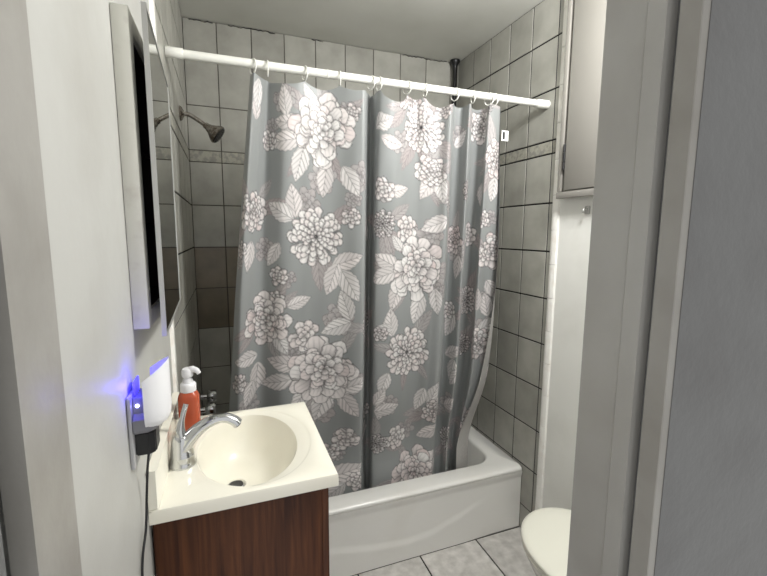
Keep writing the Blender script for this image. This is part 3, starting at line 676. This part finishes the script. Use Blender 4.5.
# ------------------------------------------------------------------ toilet
TX, TFY = 1.278, -.152
toi = thing('toilet', (TX, -.45, 0), 'white toilet with closed lid beside the tub, partly behind the door frame', 'toilet')
def oval(w, yf, yb, z, n=64, sq=1.0, xoff=0):
    """egg outline: round nose at yf, squarer at the back yb"""
    ym = yf-.225*(yf-yb)/.42; r = []
    for k in range(n):
        t = 2*PI*k/n; c, s = math.cos(t), math.sin(t)
        y = ym+(yf-ym)*s if s > 0 else ym+(ym-yb)*math.copysign(abs(s)**.75, s)
        x = w*(c if s > 0 else math.copysign(abs(c)**.75, c))
        r.append(Vector((TX+x+xoff, y, z)))
    return r
bm = bmesh.new(); loft(bm, [oval(.105, -.32, -.66, .0), oval(.115, -.31, -.67, .02), oval(.10, -.32, -.66, .10), oval(.105, -.29, -.65, .17), oval(.135, -.23, -.64, .25), oval(.172, -.178, -.62, .33), oval(.186, -.163, -.61, .365), oval(.188, -.161, -.61, .381), oval(.184, -.165, -.605, .3835)])
obj('bowl', bm, M['porcelain'], toi, angle=50)
bm = bmesh.new(); loft(bm, [oval(.186, -.160, -.57, .384), oval(.191, -.155, -.575, .388), oval(.191, -.155, -.575, .397), oval(.187, -.159, -.57, .4)]); obj('seat', bm, M['seat'], toi, angle=50)
bm = bmesh.new(); loft(bm, [oval(.187, -.157, -.575, .4015), oval(.193, -.152, -.58, .405), oval(.194, -.151, -.58, .412), oval(.190, -.155, -.575, .4175), oval(.175, -.17, -.56, .4215), oval(.13, -.21, -.52, .4245), oval(.06, -.3, -.44, .4255)]); obj('lid', bm, M['seat'], toi, angle=50)
for x in (-.075, .075):
    bm = bmesh.new(); tube(bm, [(TX+x-.02, -.592, .41), (TX+x+.02, -.592, .41)], .011, 14); obj('hinge', bm, M['seat'], toi)
bm = bmesh.new(); loft(bm, [rrect(TX-.17, TX+.17, -.83, -.65, .035, .375), rrect(TX-.185, TX+.185, -.84, -.645, .035, .40), rrect(TX-.2, TX+.2, -.845, -.64, .035, .72)]); box(bm, (TX-.12, -.80, .20), (TX+.12, -.60, .374), .02); obj('tank', bm, M['porcelain'], toi, angle=50)
bm = bmesh.new(); loft(bm, [rrect(TX-.2, TX+.2, -.847, -.638, .03, .7205), rrect(TX-.207, TX+.207, -.852, -.63, .035, .727), rrect(TX-.207, TX+.207, -.852, -.63, .035, .745), rrect(TX-.195, TX+.195, -.84, -.642, .03, .755)]); obj('tank_lid', bm, M['porcelain'], toi, angle=50)
bm = bmesh.new(); lathe(bm, [(.012, 0), (.012, .01), (.006, .014)], 16, (TX-.15, -.641, .67), (0, 1, 0)); tube(bm, [(TX-.15, -.63, .67), (TX-.08, -.626, .662)], .006, 12); obj('flush_lever', bm, M['chrome'], toi)

# ------------------------------------------------------------------ cabinet and hook on the right wall
wc = thing('wall_cabinet', (1.49, -.2, 1.65), 'warm white cabinet high on the right wall beyond the door frame', 'cabinet')
KX, KY1, KZ = 1.475, .078, 1.650
obj('body', bx((KX+.018, -.52, KZ+.004), (W-.0005, .060, ZC-.02), .002), M['cab'], wc)
bm = bmesh.new(); box(bm, (KX, .040, KZ+.028), (KX+.018, .062, ZC-.02), .003); obj('stile', bm, M['cab'], wc)
bm = bmesh.new(); box(bm, (KX-.002, -.52, KZ), (KX+.018, .064, KZ+.027), .003); obj('bottom_rail', bm, M['cab'], wc)
bm = bmesh.new(); box(bm, (KX-.004, -.5, KZ+.031), (KX+.012, .022, ZC-.05), .003); kd = obj('door', bm, M['cab'], wc)
bm = bmesh.new()
for k in range(3): tube(bm, [(KX-.005, .026, 1.765+.035*k), (KX-.005, .026, 1.797+.035*k)], .0055, 12)
hg = obj('hinge', bm, M['black'], wc); hg['label'] = 'dark barrel hinge'

hk = thing('wall_hook', (W, -.066, 1.6), 'small dull metal clip under the wall cabinet on the right', 'hook')
obj('clip_plate', bx((W-.006, -.078, 1.583), (W-.0005, -.056, 1.615), .001), M['dooredge'], hk)
bm = bmesh.new(); tube(bm, spline([(W-.006, -.067, 1.606), (W-.02, -.067, 1.604), (W-.026, -.067, 1.594), (W-.02, -.067, 1.588)], 5), .004, 10); obj('clip_arm', bm, M['dooredge'], hk)
